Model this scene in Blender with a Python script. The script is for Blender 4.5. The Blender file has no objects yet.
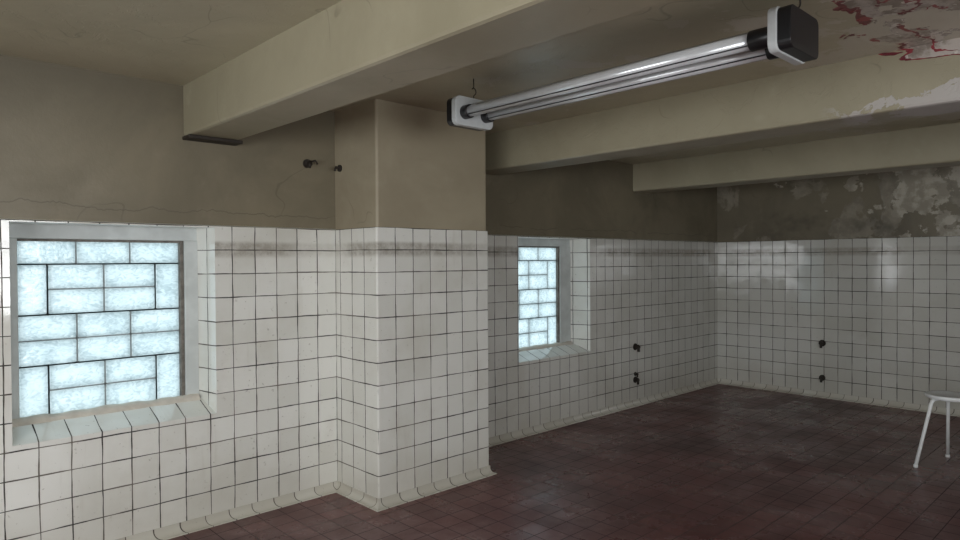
import bpy, bmesh, math, random
from mathutils import Vector, Matrix
random.seed(4)
S=bpy.context.scene
COL=S.collection
try:
    S.view_settings.view_transform='Standard'
    S.view_settings.look='None'
except Exception: pass

# ---------------- dimensions (metres) ----------------
H=1.86; YL=4.139; YR=4.202; X2=8.294; X0=2.505; X1=3.526; YP=3.631
ZC=2.70; ZB=2.395; BX=1.47; BW=0.307; BS=2.439
XR=-3.0; YF=-3.5; T=0.15; REC=0.012

# ---------------- node helpers ----------------
class NT:
    def __init__(s,name):
        s.m=bpy.data.materials.new(name); s.m.use_nodes=True
        s.t=s.m.node_tree; s.n=s.t.nodes; s.l=s.t.links
        s.b=s.n.get('Principled BSDF'); s.out=s.n.get('Material Output')
        s._pos=None
    def node(s,typ,**k):
        n=s.n.new(typ)
        for a,v in k.items(): setattr(n,a,v)
        return n
    def set(s,inp,v):
        if isinstance(v,bpy.types.NodeSocket): s.l.new(v,inp)
        elif v is not None:
            if isinstance(v,(tuple,list)) and len(v)==3 and inp.type=='RGBA': v=(*v,1)
            inp.default_value=v
    def pos(s):
        if s._pos is None: s._pos=s.node('ShaderNodeNewGeometry').outputs['Position']
        return s._pos
    def xyz(s):
        n=s.node('ShaderNodeSeparateXYZ'); s.l.new(s.pos(),n.inputs[0]); return n.outputs
    def math(s,op,a,b=0.0,c=None,clamp=False):
        n=s.node('ShaderNodeMath',operation=op,use_clamp=clamp)
        s.set(n.inputs[0],a); s.set(n.inputs[1],b)
        if c is not None: s.set(n.inputs[2],c)
        return n.outputs[0]
    def comb(s,x,y,z=0.0):
        n=s.node('ShaderNodeCombineXYZ'); s.set(n.inputs[0],x); s.set(n.inputs[1],y); s.set(n.inputs[2],z); return n.outputs[0]
    def noise(s,scale,detail=4,rough=.55,vec=None,dist=0.0):
        n=s.node('ShaderNodeTexNoise'); n.inputs['Scale'].default_value=scale
        n.inputs['Detail'].default_value=detail; n.inputs['Roughness'].default_value=rough
        n.inputs['Distortion'].default_value=dist
        s.l.new(vec if vec is not None else s.pos(),n.inputs['Vector']); return n.outputs['Fac']
    def ramp(s,f,lo,hi,a=0.0,b=1.0):
        n=s.node('ShaderNodeMapRange'); n.interpolation_type='SMOOTHSTEP'
        s.set(n.inputs[0],f)
        if lo>hi: lo,hi,a,b=hi,lo,b,a
        n.inputs[1].default_value=lo; n.inputs[2].default_value=hi
        n.inputs[3].default_value=a; n.inputs[4].default_value=b; return n.outputs[0]
    def mix(s,f,a,b,mode='MIX'):
        n=s.node('ShaderNodeMix',data_type='RGBA',blend_type=mode)
        s.set(n.inputs[0],f); s.set(n.inputs[6],a); s.set(n.inputs[7],b); return n.outputs[2]
    def bump(s,h,strength=.3,dist=.01,normal=None):
        n=s.node('ShaderNodeBump'); n.inputs['Strength'].default_value=strength; n.inputs['Distance'].default_value=dist
        s.l.new(h,n.inputs['Height'])
        if normal is not None: s.l.new(normal,n.inputs['Normal'])
        return n.outputs[0]
    def fin(s,color=None,rough=None,normal=None,metal=None,spec=None):
        if color is not None: s.set(s.b.inputs['Base Color'],color)
        if rough is not None: s.set(s.b.inputs['Roughness'],rough)
        if normal is not None: s.l.new(normal,s.b.inputs['Normal'])
        if metal is not None: s.set(s.b.inputs['Metallic'],metal)
        if spec is not None: s.set(s.b.inputs['Specular IOR Level'],spec)
        return s.m

def simple(name,c,rough=.5,metal=0.0,nz=0.1,sc=25):
    k=NT(name); n=k.noise(sc,3)
    col=k.mix(k.ramp(n,.3,.7,0,1),tuple(x*(1-nz) for x in c),tuple(min(1,x*(1+nz)) for x in c))
    return k.fin(col,rough,None,metal)

def tile_mat(name,mode,band=True,dirty=0.0):
    k=NT(name); x,y,z=k.xyz()
    if mode=='xz': u=k.math('SUBTRACT',x,X0%T)
    elif mode=='yz': u=k.math('SUBTRACT',y,YP%T)
    else: u=k.math('ADD',x,y)
    v=k.math('ADD',z,T-(H%T)+10*T) if mode!='cove' else k.math('ADD',k.math('MULTIPLY',z,0.0),.07)
    u=k.math('ADD',u,30*T)
    # hand-laid: joints wander by a millimetre or two
    uw=k.math('ADD',u,k.math('MULTIPLY',k.math('SUBTRACT',k.noise(4.2,2),.5),.012))
    vw=k.math('ADD',v,k.math('MULTIPLY',k.math('SUBTRACT',k.noise(3.7,2,vec=k.comb(x,y,k.math('ADD',z,7.0))),.5),.010))
    vec=k.comb(uw,vw if mode!='cove' else v)
    br=k.node('ShaderNodeTexBrick'); br.offset=0.0; br.squash=1.0
    k.l.new(vec,br.inputs['Vector'])
    br.inputs['Scale'].default_value=1.0
    k.set(br.inputs['Mortar Size'],k.ramp(k.noise(6.0,3),.35,.65,.0024,.0044))
    br.inputs['Mortar Smooth'].default_value=.2
    br.inputs['Brick Width'].default_value=T; br.inputs['Row Height'].default_value=T if mode!='cove' else 0.4
    br.inputs['Color1'].default_value=(0,0,0,1); br.inputs['Color2'].default_value=(1,1,1,1)
    br.inputs['Mortar'].default_value=(.5,.5,.5,1)
    fac=br.outputs['Fac']; rnd=br.outputs['Color']
    a=(.85,.845,.80); b=(.73,.725,.675)
    if mode=='cove': a=(.60,.58,.51); b=(.50,.47,.40)
    base=k.mix(rnd,a,b)
    dirt=k.noise(1.6,5,.6)
    base=k.mix(k.ramp(dirt,.44,.72,0,.42),base,(.56,.53,.45))
    run=k.noise(1.0,5,.7,vec=k.comb(k.math('MULTIPLY',u,9.0),k.math('MULTIPLY',z,.9),2.0))
    base=k.mix(k.ramp(run,.58,.78,0,.25),base,(.46,.42,.34))
    fine=k.noise(38,3,.7)
    base=k.mix(k.ramp(fine,.64,.73,0,.5),base,(.30,.27,.23))
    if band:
        base=k.mix(k.ramp(x,3.4,7.8,0,.48),base,(.40,.40,.36))  # light falloff towards the far wall, painted into the tile colour
        bm_=k.math('MULTIPLY',k.ramp(z,1.650,1.690),k.ramp(z,1.775,1.745))
        nb=k.noise(1.3,2,.5,vec=k.comb(x,y,0.0)); nb2=k.noise(16,5,.75)
        mk=k.math('MULTIPLY',bm_,k.math('MULTIPLY',k.ramp(nb,.36,.52,.35,1),k.ramp(nb2,.30,.65,.4,.9)))
        base=k.mix(mk,base,(.38,.35,.30))
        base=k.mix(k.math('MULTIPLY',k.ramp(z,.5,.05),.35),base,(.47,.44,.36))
    gn=k.noise(3.1,3,.6)
    grout=k.mix(k.ramp(gn,.44,.68),(.028,.023,.019),(.15,.13,.105))
    if mode=='cove': grout=(.08,.065,.05,1)
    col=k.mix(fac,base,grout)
    fu=k.math('FRACT',k.math('DIVIDE',uw,T)); fv=k.math('FRACT',k.math('DIVIDE',vw,T))
    r2=k.math('FRACT',k.math('MULTIPLY',rnd,7.31))
    tilt=k.math('ADD',k.math('MULTIPLY',k.math('SUBTRACT',rnd,.5),fu),k.math('MULTIPLY',k.math('SUBTRACT',r2,.5),fv))
    h=k.math('ADD',k.math('SUBTRACT',1.0,fac),k.math('MULTIPLY',k.noise(7,2),.45))
    if mode!='cove': h=k.math('ADD',h,k.math('MULTIPLY',tilt,2.4))
    nrm=k.bump(h,.35,.004)
    rough=k.mix(fac,k.ramp(k.noise(6,3),.3,.7,.04,.14),(.9,.9,.9,1))
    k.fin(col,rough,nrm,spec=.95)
    return k.m

def plaster(name,c1,c2,c3,scale=1.2,peel=None,crack=.3):
    k=NT(name); x,y,z=k.xyz()
    big=k.noise(scale,5,.6,dist=.4); med=k.noise(5,5,.65); fine=k.noise(60,3,.6)
    col=k.mix(k.ramp(big,.35,.65),c1,c2)
    col=k.mix(k.ramp(med,.55,.78,0,.5),col,c3)
    hgt=k.math('ADD',k.math('MULTIPLY',med,.6),k.math('MULTIPLY',fine,.15))
    vo=k.node('ShaderNodeTexVoronoi',feature='DISTANCE_TO_EDGE'); vo.inputs['Scale'].default_value=.7
    wn=k.node('ShaderNodeVectorMath',operation='ADD'); nn=k.node('ShaderNodeTexNoise'); nn.inputs['Scale'].default_value=2.5
    k.l.new(k.pos(),nn.inputs['Vector']); k.l.new(k.pos(),wn.inputs[0]); k.l.new(nn.outputs['Color'],wn.inputs[1]); k.l.new(wn.outputs[0],vo.inputs['Vector'])
    cr=k.math('MULTIPLY',k.ramp(vo.outputs['Distance'],.006,.001),k.ramp(k.noise(1.7,2),.54,.62,0,crack))
    col=k.mix(cr,col,(.06,.05,.035))
    if peel=='wall':
        cz=k.math('ADD',k.math('MULTIPLY',k.noise(2.2,5,.65,vec=k.comb(x,0.0,0.0)),.20),1.845)
        d=k.math('ABSOLUTE',k.math('SUBTRACT',z,cz))
        col=k.mix(k.math('MULTIPLY',k.ramp(d,.005,.0015),k.ramp(k.noise(3,2,vec=k.comb(x,3.0,0.0)),.4,.5,0,.6)),col,(.10,.085,.06))
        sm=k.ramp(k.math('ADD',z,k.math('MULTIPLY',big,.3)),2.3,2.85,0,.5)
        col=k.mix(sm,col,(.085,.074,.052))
    if peel=='back':
        n1=k.noise(2.0,7,.62,dist=.5); v1=k.math('ADD',n1,k.ramp(y,3.4,1.8,0,.16))
        fl=k.ramp(v1,.585,.64)
        col=k.mix(fl,col,k.mix(k.ramp(med,.35,.65),(.30,.27,.21),(.20,.178,.135)))
        n2=k.noise(3.1,6,.65,vec=k.comb(y,z,4.0)); v2=k.math('ADD',n2,k.ramp(y,2.8,1.8,0,.20))
        col=k.mix(k.ramp(v2,.635,.665),col,k.mix(k.ramp(k.noise(9,3),.4,.6),(.47,.435,.36),(.31,.28,.22)))
        col=k.mix(k.ramp(k.noise(1.6,4,.6,vec=k.comb(y,z,9.0)),.54,.68,0,.6),col,(.08,.068,.05))
        hgt=k.math('ADD',hgt,k.math('MULTIPLY',fl,-.6))
    if peel in ('ceil','beam'):
        nv=k.comb(x,y,k.math('MULTIPLY',z,2.0))
        nz1=k.math('SUBTRACT',k.noise(2.9,4,.55,vec=nv,dist=.8),.5)
        v=k.math('ADD',k.math('SUBTRACT',y,1.02),k.math('MULTIPLY',nz1,.66))
        if peel=='beam': v=k.math('ADD',v,k.ramp(z,2.66,2.56,0,.7))
        else: v=k.math('ADD',v,k.ramp(x,2.95,2.6,0,1.2))
        inn=k.ramp(v,.015,-.005)
        pl=k.mix(k.ramp(k.noise(5,6,.7),.42,.58),(.47,.42,.38),(.24,.20,.165))
        fl2=k.ramp(k.noise(7,5,.7,dist=.5),.55,.57); pl=k.mix(fl2,pl,(.58,.54,.49))
        col=k.mix(inn,col,pl)
        def line(lo,w):
            c=k.math('ABSOLUTE',k.math('SUBTRACT',v,lo)); return k.ramp(k.math('ADD',c,k.math('MULTIPLY',nz1,.02)),w,w*.7)
        red=k.mix(k.ramp(k.noise(13,3),.45,.55),(.27,.035,.045),(.15,.02,.03))
        col=k.mix(line(-.01,.026),col,red); col=k.mix(line(-.22,.014),col,red)
        hgt=k.math('ADD',hgt,k.math('MULTIPLY',inn,-1.2)); hgt=k.math('ADD',hgt,k.math('MULTIPLY',fl2,-.4))
    if peel=='ceil':
        flk=k.noise(3.2,6,.65,dist=.3)
        f2=k.math('MULTIPLY',k.ramp(k.math('ADD',flk,k.ramp(y,2.2,1.0,0,.09)),.59,.61),k.ramp(x,2.5,2.9))
        col=k.mix(f2,col,(.50,.46,.38)); hgt=k.math('ADD',hgt,k.math('MULTIPLY',f2,-.7))
    if peel=='beam':
        v=k.math('ADD',k.noise(4.0,6,.65,dist=.4),k.ramp(y,1.5,.6,0,.12))
        v=k.math('ADD',v,k.ramp(z,2.50,2.44,-.1,.06))
        f2=k.math('MULTIPLY',k.ramp(v,.62,.635),k.ramp(y,1.4,1.2))
        col=k.mix(f2,col,(.44,.41,.38)); hgt=k.math('ADD',hgt,k.math('MULTIPLY',f2,-.8))
    nrm=k.bump(hgt,.45,.006)
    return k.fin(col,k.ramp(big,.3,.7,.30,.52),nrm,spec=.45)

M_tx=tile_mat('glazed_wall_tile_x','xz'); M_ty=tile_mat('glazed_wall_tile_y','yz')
M_txn=tile_mat('glazed_reveal_tile_x','xz',False); M_tyn=tile_mat('glazed_reveal_tile_y','yz',False)
M_cove=tile_mat('cove_tile','cove',False)
M_pl=plaster('grimy_plaster_upper_wall',(.225,.193,.132),(.17,.146,.098),(.255,.22,.155),peel='wall')
M_pil=plaster('plaster_pillar',(.385,.335,.24),(.315,.27,.19),(.42,.37,.27))
M_ceil=plaster('ceiling_paint',(.46,.42,.30),(.38,.345,.245),(.49,.45,.33),.7,'ceil')
M_beam=plaster('beam_paint',(.365,.33,.235),(.305,.275,.19),(.405,.37,.27),.8)
M_beam2=plaster('beam_paint_flaking',(.365,.33,.235),(.305,.275,.19),(.405,.37,.27),.8,'beam')
M_back=plaster('mouldy_plaster',(.20,.174,.122),(.145,.125,.088),(.24,.208,.152),1.0,'back')
M_lint=simple('lintel_paint',(.80,.80,.76),.5,0,.05,6)
M_frame=simple('window_frame_paint',(.58,.61,.60),.45,0,.10,7)
M_framed=simple('window_frame_weathered',(.17,.155,.135),.7,0,.3)
M_ledge=simple('worn_wood_ledge',(.62,.57,.50),.7,0,.12,9)
M_mortar=simple('block_mortar',(.28,.31,.315),.8)
M_dark=simple('dark_rust',(.035,.028,.022),.6,.3)
M_black=simple('black_plastic',(.012,.012,.013),.35)
M_grey=simple('grey_plastic',(.52,.54,.54),.4,0,.04)
M_tube=simple('sleeve_tube_silver',(.78,.80,.82),.22,.32,.03)
M_spine=simple('aluminium_batten',(.50,.51,.52),.3,.8,.05)
M_white=simple('white_lacquer',(.88,.90,.90),.3,0,.03)

def glass_mat():
    k=NT('rippled_glass_block'); x,y,z=k.xyz()
    n1=k.noise(26,1,.4,dist=1.6,vec=k.comb(x,y,k.math('MULTIPLY',z,1.6))); n2=k.noise(8,3,.6,dist=.8)
    wv=k.math('ADD',k.math('MULTIPLY',n1,.6),k.math('MULTIPLY',n2,.4))
    c=k.mix(k.ramp(wv,.30,.62),(.53,.60,.62),(.80,.86,.87))
    tr=k.node('ShaderNodeBsdfTranslucent'); k.set(tr.inputs[0],c)
    nb=k.bump(wv,.5,.01)
    gl=k.node('ShaderNodeBsdfGlossy'); gl.inputs['Roughness'].default_value=.15; k.l.new(nb,gl.inputs['Normal'])
    ms=k.node('ShaderNodeMixShader'); ms.inputs[0].default_value=.06
    k.l.new(tr.outputs[0],ms.inputs[1]); k.l.new(gl.outputs[0],ms.inputs[2]); k.l.new(ms.outputs[0],k.out.inputs[0])
    return k.m
M_glass=glass_mat()

def floor_mat():
    k=NT('red_quarry_tile_floor'); x,y,z=k.xyz()
    br=k.node('ShaderNodeTexBrick'); br.offset=0.0; br.squash=1.0
    k.l.new(k.comb(k.math('ADD',x,20.03),k.math('ADD',y,20.02)),br.inputs['Vector'])
    br.inputs['Scale'].default_value=1; br.inputs['Mortar Size'].default_value=.0032; br.inputs['Mortar Smooth'].default_value=.2
    br.inputs['Brick Width'].default_value=T; br.inputs['Row Height'].default_value=T
    br.inputs['Color1'].default_value=(0,0,0,1); br.inputs['Color2'].default_value=(1,1,1,1); br.inputs['Mortar'].default_value=(.5,.5,.5,1)
    fac=br.outputs['Fac']
    base=k.mix(br.outputs['Color'],(.125,.045,.045),(.18,.066,.063))
    base=k.mix(k.ramp(k.noise(.9,5,.6),.42,.70,0,.65),base,(.070,.040,.040))
    base=k.mix(k.ramp(k.noise(1.4,6,.68,dist=.5),.50,.70,0,.55),base,(.28,.175,.175))
    base=k.mix(k.ramp(k.noise(24,4,.7),.62,.72,0,.4),base,(.38,.28,.27))
    col=k.mix(k.math('MULTIPLY',fac,.8),base,(.028,.02,.018))
    h=k.math('ADD',k.math('SUBTRACT',1.0,fac),k.math('MULTIPLY',k.noise(5,4),.8))
    r=k.ramp(k.noise(1.8,5,.65),.35,.7,.22,.48)
    return k.fin(col,k.mix(fac,r,(.85,.85,.85,1)),k.bump(h,.4,.004),spec=.48)
M_floor=floor_mat()

# ---------------- mesh helpers ----------------
def obj(name,bm,mats,parent=None,smooth=False,bevel=0,seg=2):
    me=bpy.data.meshes.new(name); bm.normal_update(); bm.to_mesh(me); bm.free()
    for m in mats: me.materials.append(m)
    if smooth: 
        for p in me.polygons: p.use_smooth=True
    o=bpy.data.objects.new(name,me); COL.objects.link(o)
    if parent: o.parent=parent
    if bevel:
        b=o.modifiers.new('bevel','BEVEL'); b.width=bevel; b.segments=seg; b.limit_method='ANGLE'
    return o
def empty(name,loc=(0,0,0)):
    e=bpy.data.objects.new(name,None); e.empty_display_size=.1; COL.objects.link(e); return e
def quad(bm,pts,mi=0):
    f=bm.faces.new([bm.verts.new(p) for p in pts]); f.material_index=mi; return f
def box(bm,a,b,mi=0):
    (x0,y0,z0),(x1,y1,z1)=a,b
    v=[bm.verts.new(p) for p in [(x0,y0,z0),(x1,y0,z0),(x1,y1,z0),(x0,y1,z0),(x0,y0,z1),(x1,y0,z1),(x1,y1,z1),(x0,y1,z1)]]
    for q in [(0,3,2,1),(4,5,6,7),(0,1,5,4),(1,2,6,5),(2,3,7,6),(3,0,4,7)]:
        bm.faces.new([v[i] for i in q]).material_index=mi
def cyl(bm,p,q,r,r2=None,seg=20,mi=0,caps=True):
    p=Vector(p);q=Vector(q);d=q-p;r2=r if r2 is None else r2
    rot=Vector((0,0,1)).rotation_difference(d.normalized()).to_matrix().to_4x4()
    mat=Matrix.Translation((p+q)/2)@rot
    n=len(bm.faces)
    g=bmesh.ops.create_cone(bm,cap_ends=caps,segments=seg,radius1=r,radius2=r2,depth=d.length,matrix=mat)
    bm.faces.ensure_lookup_table()
    for f in bm.faces[n:]: f.material_index=mi; f.smooth=len(f.verts)==4
def tube_path(bm,pts,r,seg=10,mi=0):
    rings=[];pts=[Vector(p) for p in pts];up=Vector((.13,.21,.97)).normalized()
    for i,p in enumerate(pts):
        t=(pts[min(i+1,len(pts)-1)]-pts[max(i-1,0)]).normalized()
        a=t.cross(up).normalized();b=t.cross(a)
        rings.append([bm.verts.new(p+a*r*math.cos(2*math.pi*j/seg)+b*r*math.sin(2*math.pi*j/seg)) for j in range(seg)])
    for i in range(len(rings)-1):
        for j in range(seg):
            f=bm.faces.new([rings[i][j],rings[i][(j+1)%seg],rings[i+1][(j+1)%seg],rings[i+1][j]]);f.smooth=True;f.material_index=mi
    for rr in (rings[0],rings[-1]): bm.faces.new(rr).material_index=mi

# ---------------- floor & ceiling ----------------
bm=bmesh.new(); box(bm,(XR-.1,YF-.1,-.1),(X2+.3,YR+.5,0)); obj('floor',bm,[M_floor])
bm=bmesh.new(); box(bm,(XR-.1,YF-.1,ZC),(X2+.3,YR+.5,ZC+.15)); obj('ceiling',bm,[M_ceil])

# ---------------- window wall ----------------
W1=dict(y=YL,x0=.59,x1=1.645,z0=.69,z1=1.85,xb=1.612,gx0=.655,gx1=1.51,gz0=.775,gz1=1.77)
W2=dict(y=YR,x0=4.465,x1=5.545,z0=.69,z1=1.85,xb=5.475,gx0=4.45,gx1=5.29,gz0=.77,gz1=1.775)
D=.215
def seg_wall(bm,xa,xb,y,w=None):
    def tl(a,b,c,d): 
        if b>a and d>c: quad(bm,[(a,y,c),(b,y,c),(b,y,d),(a,y,d)],0)
    if w:
        tl(xa,w['x0'],0,H); tl(w['x1'],xb,0,H); tl(w['x0'],w['x1'],0,w['z0']); tl(w['x0'],w['x1'],w['z1'],H)
    else: tl(xa,xb,0,H)
    yy=y+REC
    quad(bm,[(xa,y,H),(xb,y,H),(xb,yy,H+.004),(xa,yy,H+.004)],2)
    quad(bm,[(xa,yy,H+.004),(xb,yy,H+.004),(xb,yy,ZC),(xa,yy,ZC)],1)
    if w:
        x0,x1,z0,z1=w['x0'],w['x1'],w['z0'],w['z1']; yb=y+D; xl=x0-(x1-w['xb'])*.5; xr=w['xb']; zb=z0+.085
        quad(bm,[(x0,y,z0),(x0,y,z1),(xl+.0,yb,z1),(xl+.0,yb,zb)],3)
        quad(bm,[(x1,y,z1),(x1,y,z0),(xr,yb,zb),(xr,yb,z1)],3)
        quad(bm,[(x0,y,z0),(xl,yb,zb),(xr,yb,zb),(x1,y,z0)],4)
        quad(bm,[(x0,y,z1),(x1,y,z1),(xr,yb,z1),(xl,yb,z1)],2)
bm=bmesh.new()
seg_wall(bm,XR,X0+.1,YL,W1); seg_wall(bm,X1-.1,X2+.05,YR,W2)
quad(bm,[(X1-.1,YL,0),(X1-.1,YR,0),(X1-.1,YR,ZC),(X1-.1,YL,ZC)],1)
quad(bm,[(X0+.1,YL,0),(X1-.1,YL,0),(X1-.1,YL,ZC),(X0+.1,YL,ZC)],1)
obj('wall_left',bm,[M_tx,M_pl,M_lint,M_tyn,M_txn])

# ---------------- pillar ----------------
bm=bmesh.new()
def prism(bm,x0,x1,yp,yb,z0,z1,r,mf,ms,n=4):
    pts=[(x0,yb),(x0,yp+r)]
    pts+=[(x0+r-r*math.cos(a),yp+r-r*math.sin(a)) for a in [math.pi/2*i/n for i in range(1,n)]]
    pts+=[(x0+r,yp),(x1-r,yp)]
    pts+=[(x1-r+r*math.sin(a),yp+r-r*math.cos(a)) for a in [math.pi/2*i/n for i in range(1,n)]]
    pts+=[(x1,yp+r),(x1,yb)]
    for i in range(len(pts)-1):
        a,b=pts[i],pts[i+1]
        front=abs(b[0]-a[0])>abs(b[1]-a[1])
        quad(bm,[(a[0],a[1],z0),(b[0],b[1],z0),(b[0],b[1],z1),(a[0],a[1],z1)],mf if front else ms)
    quad(bm,[(x0,yb,z1),(x0,yp+r,z1),(x0+r,yp,z1),(x1-r,yp,z1),(x1,yp+r,z1),(x1,yb,z1)],3)
prism(bm,X0,X1,YP,YR,0,H,.012,0,1)
prism(bm,X0+REC*.6,X1-REC*.6,YP+REC*.6,YR,H,ZC,.018,2,2)
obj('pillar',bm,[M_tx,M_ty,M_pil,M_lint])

# ---------------- other walls ----------------
def wall_y(name,x,ya,yb,mt,mu,holes=None,t=.2,sgn=1):
    bm=bmesh.new()
    ys=[(ya,yb)] if not holes else [(ya,holes[0]),(holes[1],yb)]
    for a,b in ys:
        box(bm,(min(x,x+t*sgn),a,0),(max(x,x+t*sgn),b,H),0)
        box(bm,(min(x+REC*sgn,x+t*sgn),a,H),(max(x+REC*sgn,x+t*sgn),b,ZC),1)
    if holes:
        a,b,z0,z1=holes
        box(bm,(min(x,x+t*sgn),a,0),(max(x,x+t*sgn),b,z0),0)
        box(bm,(min(x+REC*sgn,x+t*sgn),a,z1),(max(x+REC*sgn,x+t*sgn),b,ZC),1)
    return obj(name,bm,[mt,mu])
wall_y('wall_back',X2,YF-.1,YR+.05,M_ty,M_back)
wall_y('wall_rear',XR,YF-.1,YR+.05,M_ty,M_pl,(-1.6,2.2,.9,2.3),.2,-1)
bm=bmesh.new()
RW=(-1.2,2.4,.9,2.3)
for a,b in ((XR,RW[0]),(RW[1],X2)):
    box(bm,(a,YF-.2,0),(b,YF,H),0); box(bm,(a,YF-.2,H),(b,YF-REC,ZC),1)
box(bm,(RW[0],YF-.2,0),(RW[1],YF,RW[2]),0); box(bm,(RW[0],YF-.2,RW[3]),(RW[1],YF-REC,ZC),1)
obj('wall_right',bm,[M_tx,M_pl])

# ---------------- cove skirting ----------------
def cove(name,path,hh=.066,dd=.034,n=7):
    bm=bmesh.new()
    prof=[(0.004,hh),(0.004,hh-.006)]
    for i in range(n+1):
        a=math.pi/2*i/n
        prof.append((0.004+dd*(1-math.cos(a)),(hh-.02)*(1-math.sin(a))+.006))
    prof.append((0.006+dd,.0))
    prof=[(0,hh)]+prof
    P=[Vector((p[0],p[1])) for p in path]
    nr=[]
    for i in range(len(P)-1):
        d=(P[i+1]-P[i]).normalized(); nr.append(Vector((d.y,-d.x)))
    rings=[]
    for i,p in enumerate(P):
        if i==0: m=nr[0]
        elif i==len(P)-1: m=nr[-1]
        else:
            m=nr[i-1]+nr[i]; m=m/(m.dot(nr[i]))
        rings.append([(p.x+m.x*o,p.y+m.y*o,z) for o,z in prof])
    for i in range(len(rings)-1):
        for j in range(len(prof)-1):
            quad(bm,[rings[i][j],rings[i][j+1],rings[i+1][j+1],rings[i+1][j]])
    bmesh.ops.remove_doubles(bm,verts=bm.verts,dist=1e-5)
    return obj(name,bm,[M_cove])
cove('baseboard_left',[(XR,YL),(X0,YL),(X0,YP),(X1,YP),(X1,YR),(X2,YR)])
cove('baseboard_back',[(X2,YR),(X2,YF)])

# ---------------- beams ----------------
for i in range(3):
    x=BX+i*BS; yb=(YL if i==0 else YR)+REC
    bm=bmesh.new(); c=.018
    prof=[(x,ZC),(x,ZB+c),(x+c*.3,ZB+c*.3),(x+c,ZB),(x+BW-c,ZB),(x+BW-c*.3,ZB+c*.3),(x+BW,ZB+c),(x+BW,ZC)]
    for j in range(len(prof)-1):
        (a,b),(p,q)=prof[j],prof[j+1]
        quad(bm,[(a,YF,b),(p,YF,q),(p,yb,q),(a,yb,b)])
    obj('ceiling_beam',bm,[M_beam2 if i==1 else M_beam])
bm=bmesh.new(); box(bm,(BX-.01,YL-.10,ZB-.022),(BX+BW+.012,YL+REC,ZB-.001)); obj('trim_1',bm,[M_dark],bevel=.004)

# ---------------- windows ----------------
def window(name,w):
    e=empty(name); y=w['y']+D
    gx0,gx1,gz0,gz1=w['gx0'],w['gx1'],w['gz0'],w['gz1']
    x0=w['x0']-.06; x1=w['xb']+.004
    bm=bmesh.new()
    box(bm,(x0,y-.005,gz1),(x1,y+.07,w['z1']+.01),0)
    box(bm,(x0,y-.005,gz0-.06),(gx0,y+.07,gz1),0)
    box(bm,(gx1+.022,y-.012,gz0-.06),(x1,y+.07,gz1),0)
    obj('frame',bm,[M_frame],e,bevel=.004)
    bm=bmesh.new()
    box(bm,(gx1,y+.0,gz0),(gx1+.021,y+.06,gz1-.001),0)
    box(bm,(gx0,y+.002,gz1-.014),(gx1-.001,y+.05,gz1-.001),0)
    obj('inner_bead',bm,[M_framed],e,bevel=.002)
    bm=bmesh.new()
    n=24; L=x1-x0
    prof=[(y-.045,gz0-.045),(y-.05,gz0-.02),(y-.04,gz0+.0),(y-.02,gz0+.012),(y+.012,gz0+.014),(y+.07,gz0+.0),(y+.07,gz0-.07)]
    for j in range(len(prof)-1):
        for i in range(n):
            xa=x0+.02+(L-.03)*i/n; xb=x0+.02+(L-.03)*(i+1)/n
            wa=.004*math.sin(i*1.7)+.003*math.sin(i*.6); wb=.004*math.sin((i+1)*1.7)+.003*math.sin((i+1)*.6)
            (ya,za),(yb,zb)=prof[j],prof[j+1]
            quad(bm,[(xa,ya,za+wa),(xb,ya,za+wb),(xb,yb,zb+wb),(xa,yb,zb+wa)])
    bmesh.ops.remove_doubles(bm,verts=bm.verts,dist=1e-5)
    obj('ledge',bm,[M_ledge],e,smooth=True)
    bw=(gx1-gx0)/3; bh=(gz1-gz0)/7; g=.0042
    rects=[]
    def row(r,kind):
        zt=gz1-r*bh
        if kind=='full':
            for c in range(3): rects.append((gx0+c*bw,zt-bh,gx0+(c+1)*bw,zt))
        else:
            rects.append((gx0,zt-2*bh,gx0+bw*.5,zt)); rects.append((gx1-bw*.5,zt-2*bh,gx1,zt))
            for q in range(2):
                for c in range(2): rects.append((gx0+bw*(.5+c),zt-(q+1)*bh,gx0+bw*(1.5+c),zt-q*bh))
    row(0,'full');row(1,'v');row(3,'full');row(4,'full');row(5,'v')
    bm=bmesh.new()
    for a,b,c,d in rects: box(bm,(a+g,y+.022,b+g),(c-g,y+.05,d-g))
    obj('glass_blocks',bm,[M_glass],e,bevel=.006,seg=3)
    bm=bmesh.new()
    def bar(a,b,c,d): box(bm,(a,y+.027,b),(c,y+.047,d))
    seen=set()
    for a,b,c,d in rects:
        for s in ((a-g,b-g,a+g,d+g),(c-g,b-g,c+g,d+g),(a+g,b-g,c-g,b+g),(a+g,d-g,c-g,d+g)):
            key=tuple(round(v,3) for v in s)
            if key not in seen: seen.add(key); bar(*s)
    obj('mortar_joints',bm,[M_mortar],e)
window('window_1',W1); window('window_2',W2)

# ---------------- fluorescent fixture ----------------
e=empty('fluorescent_tube_lamp')
fx,fz=2.665,2.50; ya,yb=1.05,2.88
def cap(bm,y0,y1,hw,hh,r,mi):
    ring=[]
    for k in range(4):
        cx=[1,-1,-1,1][k]*(hw-r); cz=[1,1,-1,-1][k]*(hh-r)
        for i in range(6):
            a=math.pi/2*(k+i/5); ring.append((fx+cx+r*math.cos(a),fz+cz+r*math.sin(a)))
    A=[bm.verts.new((p[0],y0,p[1])) for p in ring]; B=[bm.verts.new((p[0],y1,p[1])) for p in ring]
    bm.faces.new(A).material_index=mi; bm.faces.new(B[::-1]).material_index=mi
    n=len(A)
    for i in range(n): bm.faces.new([A[i],B[i],B[(i+1)%n],A[(i+1)%n]]).material_index=mi
bm=bmesh.new(); cap(bm,ya-.005,ya+.03,.145,.086,.035,0); cap(bm,yb-.03,yb+.008,.150,.084,.035,0)
obj('end_plates',bm,[M_grey],e,bevel=.004)
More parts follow.
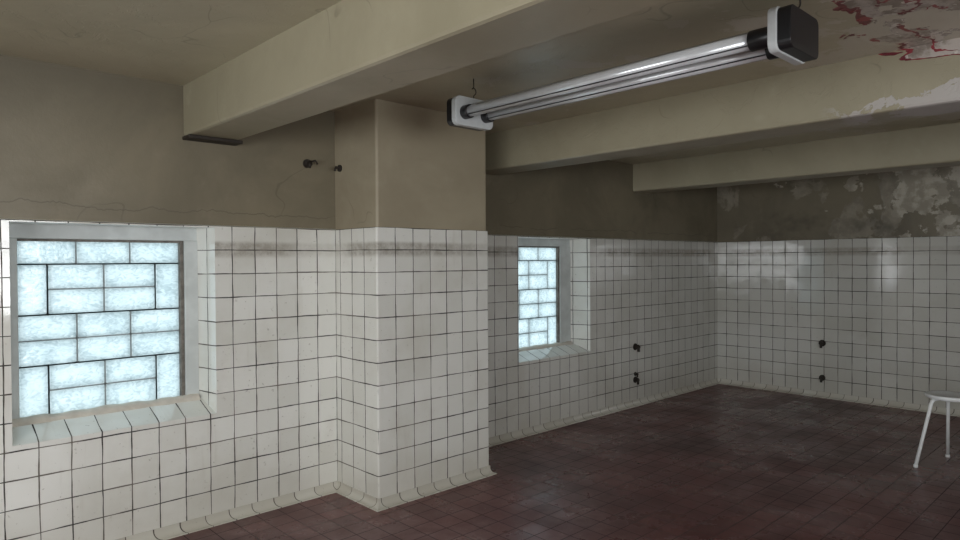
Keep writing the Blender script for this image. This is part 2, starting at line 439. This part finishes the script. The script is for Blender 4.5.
bm=bmesh.new(); cap(bm,ya-.055,ya-.004,.138,.080,.03,0); cap(bm,yb+.007,yb+.06,.142,.080,.03,0)
for s in (-1,1):
    for (p,q) in ((ya+.031,ya+.12),(yb-.031,yb-.08)):
        cyl(bm,(fx+s*.082,p,fz-.01),(fx+s*.082,q,fz-.01),.040,seg=24)
obj('black_sockets',bm,[M_black],e,bevel=.003)
bm=bmesh.new()
for s in (-1,1): cyl(bm,(fx+s*.082,ya+.121,fz-.01),(fx+s*.082,yb-.081,fz-.01),.032,seg=32)
obj('tubes',bm,[M_tube],e)
bm=bmesh.new()
box(bm,(fx-.026,ya+.031,fz+.0),(fx+.026,yb-.031,fz+.05))
obj('batten',bm,[M_spine],e,bevel=.006)
bm=bmesh.new()
for s in (-1,1):
    for t in (-1,1):
        cyl(bm,(fx+s*.082+t*.027,ya+.122,fz-.033),(fx+s*.082+t*.027,yb-.082,fz-.033),.003,seg=8)
obj('sleeve_seams',bm,[M_black],e)
bm=bmesh.new()
for y in (ya-.03,yb-.02):
    pts=[(fx,y,fz+.075),(fx,y,fz+.10)]+[(fx+.018*math.sin(t),y,fz+.125-.02*math.cos(t)) for t in [i*.5 for i in range(1,9)]]+[(fx,y,fz+.15),(fx,y,ZC+.002)]
    tube_path(bm,pts,.0032)
obj('hanging_hooks',bm,[M_dark],e)

# ---------------- stool ----------------
e=empty('metal_stool'); cx,cy,sz=6.24,1.25,.565
bm=bmesh.new()
R=.155; prof=[(0,sz-.012),(R*.6,sz-.010),(R*.88,sz-.006),(R*.96,sz),(R,sz-.006),(R+.002,sz-.02),(R-.006,sz-.032),(R-.016,sz-.034),(R-.02,sz-.022),(0,sz-.022)]
n=40; rings=[]
for r,z in prof: rings.append([bm.verts.new((cx+r*math.cos(2*math.pi*i/n),cy+r*math.sin(2*math.pi*i/n),z)) for i in range(n)] if r>0 else [bm.verts.new((cx,cy,z))])
for a,b in zip(rings,rings[1:]):
    for i in range(n):
        j=(i+1)%n
        vs=[a[i],a[j],b[j],b[i]] if len(a)>1 and len(b)>1 else ([a[0],b[j],b[i]] if len(a)==1 else [a[i],a[j],b[0]])
        bm.faces.new(vs).smooth=True
obj('seat',bm,[M_white],e)
for li,ang in enumerate((143,12,257)):
    a=math.radians(ang); ca,sa=math.cos(a),math.sin(a)
    bm=bmesh.new()
    pts=[]
    for r,z in [(.02,sz-.036),(.08,sz-.036),(.118,sz-.040),(.138,sz-.052),(.15,sz-.075),(.16,sz-.12),(.278,.012)]:
        pts.append((cx+r*ca,cy+r*sa,z))
    tube_path(bm,pts,.013,12)
    cyl(bm,(cx+.278*ca,cy+.278*sa,.0),(cx+.278*ca,cy+.278*sa,.02),.016)
    obj('leg_%d'%(li+1),bm,[M_white],e)
bm=bmesh.new(); tube_path(bm,[(cx+.10*math.cos(t),cy+.10*math.sin(t),sz-.036) for t in [i*math.pi/16 for i in range(33)]],.007,8)
obj('under_ring',bm,[M_white],e)

# ---------------- wall fittings ----------------
def stub(name,p,nrm,r=.02,L=.05):
    nrm=Vector(nrm);p=Vector(p)+nrm*.001;bm=bmesh.new()
    cyl(bm,p,p+nrm*.008,r*1.6,seg=20); cyl(bm,p+nrm*.008,p+nrm*L,r*.75,seg=16)
    cyl(bm,p+nrm*(L*.55),p+nrm*(L*.85),r*1.1,seg=6)
    s=Vector((0,0,1)); cyl(bm,p+nrm*L*.8,p+nrm*L*.8-s*r*2.2,r*.6,seg=12)
    return obj(name,bm,[M_dark])
stub('pipe_stub',(6.36,YR,.66),(0,-1,0),.024,.06); stub('pipe_stub',(6.36,YR,.29),(0,-1,0),.022,.05)
stub('pipe_stub',(6.36,YR,.355),(0,-1,0),.014,.04)
stub('wall_tap_stub',(X2,2.90,.64),(-1,0,0),.024,.06); stub('wall_tap_stub',(X2,2.90,.23),(-1,0,0),.022,.05)
bm=bmesh.new()
yy=YL+REC
cyl(bm,(2.29,yy,2.31),(2.29,yy-.012,2.31),.03); tube_path(bm,[(2.29,yy-.01,2.31),(2.29,yy-.05,2.315),(2.28,yy-.075,2.30),(2.265,yy-.08,2.275)],.011)
tube_path(bm,[(2.29,yy-.03,2.312),(2.33,yy-.045,2.33),(2.345,yy-.05,2.305)],.007)
obj('wall_hook',bm,[M_dark])
bm=bmesh.new()
xx=X0+REC*.6
cyl(bm,(xx,4.08,2.29),(xx-.012,4.08,2.29),.024); tube_path(bm,[(xx-.01,4.08,2.29),(xx-.035,4.08,2.295),(xx-.05,4.07,2.27)],.009)
obj('wall_hook',bm,[M_dark])

# ---------------- light ----------------
w=bpy.data.worlds.new('World'); S.world=w; w.use_nodes=True
bg=w.node_tree.nodes['Background']; bg.inputs[0].default_value=(.86,.955,1.0,1); bg.inputs[1].default_value=2.15
def area(name,loc,rot,sx,sy,power,col):
    l=bpy.data.lights.new(name,'AREA'); l.shape='RECTANGLE'; l.size=sx; l.size_y=sy; l.energy=power; l.color=col
    o=bpy.data.objects.new(name,l); COL.objects.link(o); o.location=loc; o.rotation_euler=rot; return o
area('rear_fill_light',(XR-.02,.3,1.6),(math.radians(90),0,math.radians(-90)),3.6,1.3,120,(.975,.99,1.0))  # added fill lamp in an assumed opening of the unseen rear wall
area('right_fill_light',(.6,YF-.02,1.6),(math.radians(90),0,0),3.4,1.3,98,(.975,.99,1.0))  # second added fill, set in an invented opening out of view on the right

# ---------------- camera ----------------
yaw,pit,rol=math.radians(46.571),math.radians(.797),math.radians(.337)
fw=Vector((math.cos(yaw),math.sin(yaw),0)); r=Vector((math.sin(yaw),-math.cos(yaw),0)); u=Vector((0,0,1))
f2=fw*math.cos(pit)-u*math.sin(pit); u2=u*math.cos(pit)+fw*math.sin(pit)
r3=r*math.cos(rol)-u2*math.sin(rol); u3=u2*math.cos(rol)+r*math.sin(rol)
cd=bpy.data.cameras.new('camera'); cam=bpy.data.objects.new('camera',cd); COL.objects.link(cam)
m=Matrix((r3,u3,-f2)).transposed().to_4x4(); m.translation=(0,0,1.633); cam.matrix_world=m
cd.sensor_width=36; cd.lens=663.778/960*36; cd.clip_start=.05
S.camera=cam
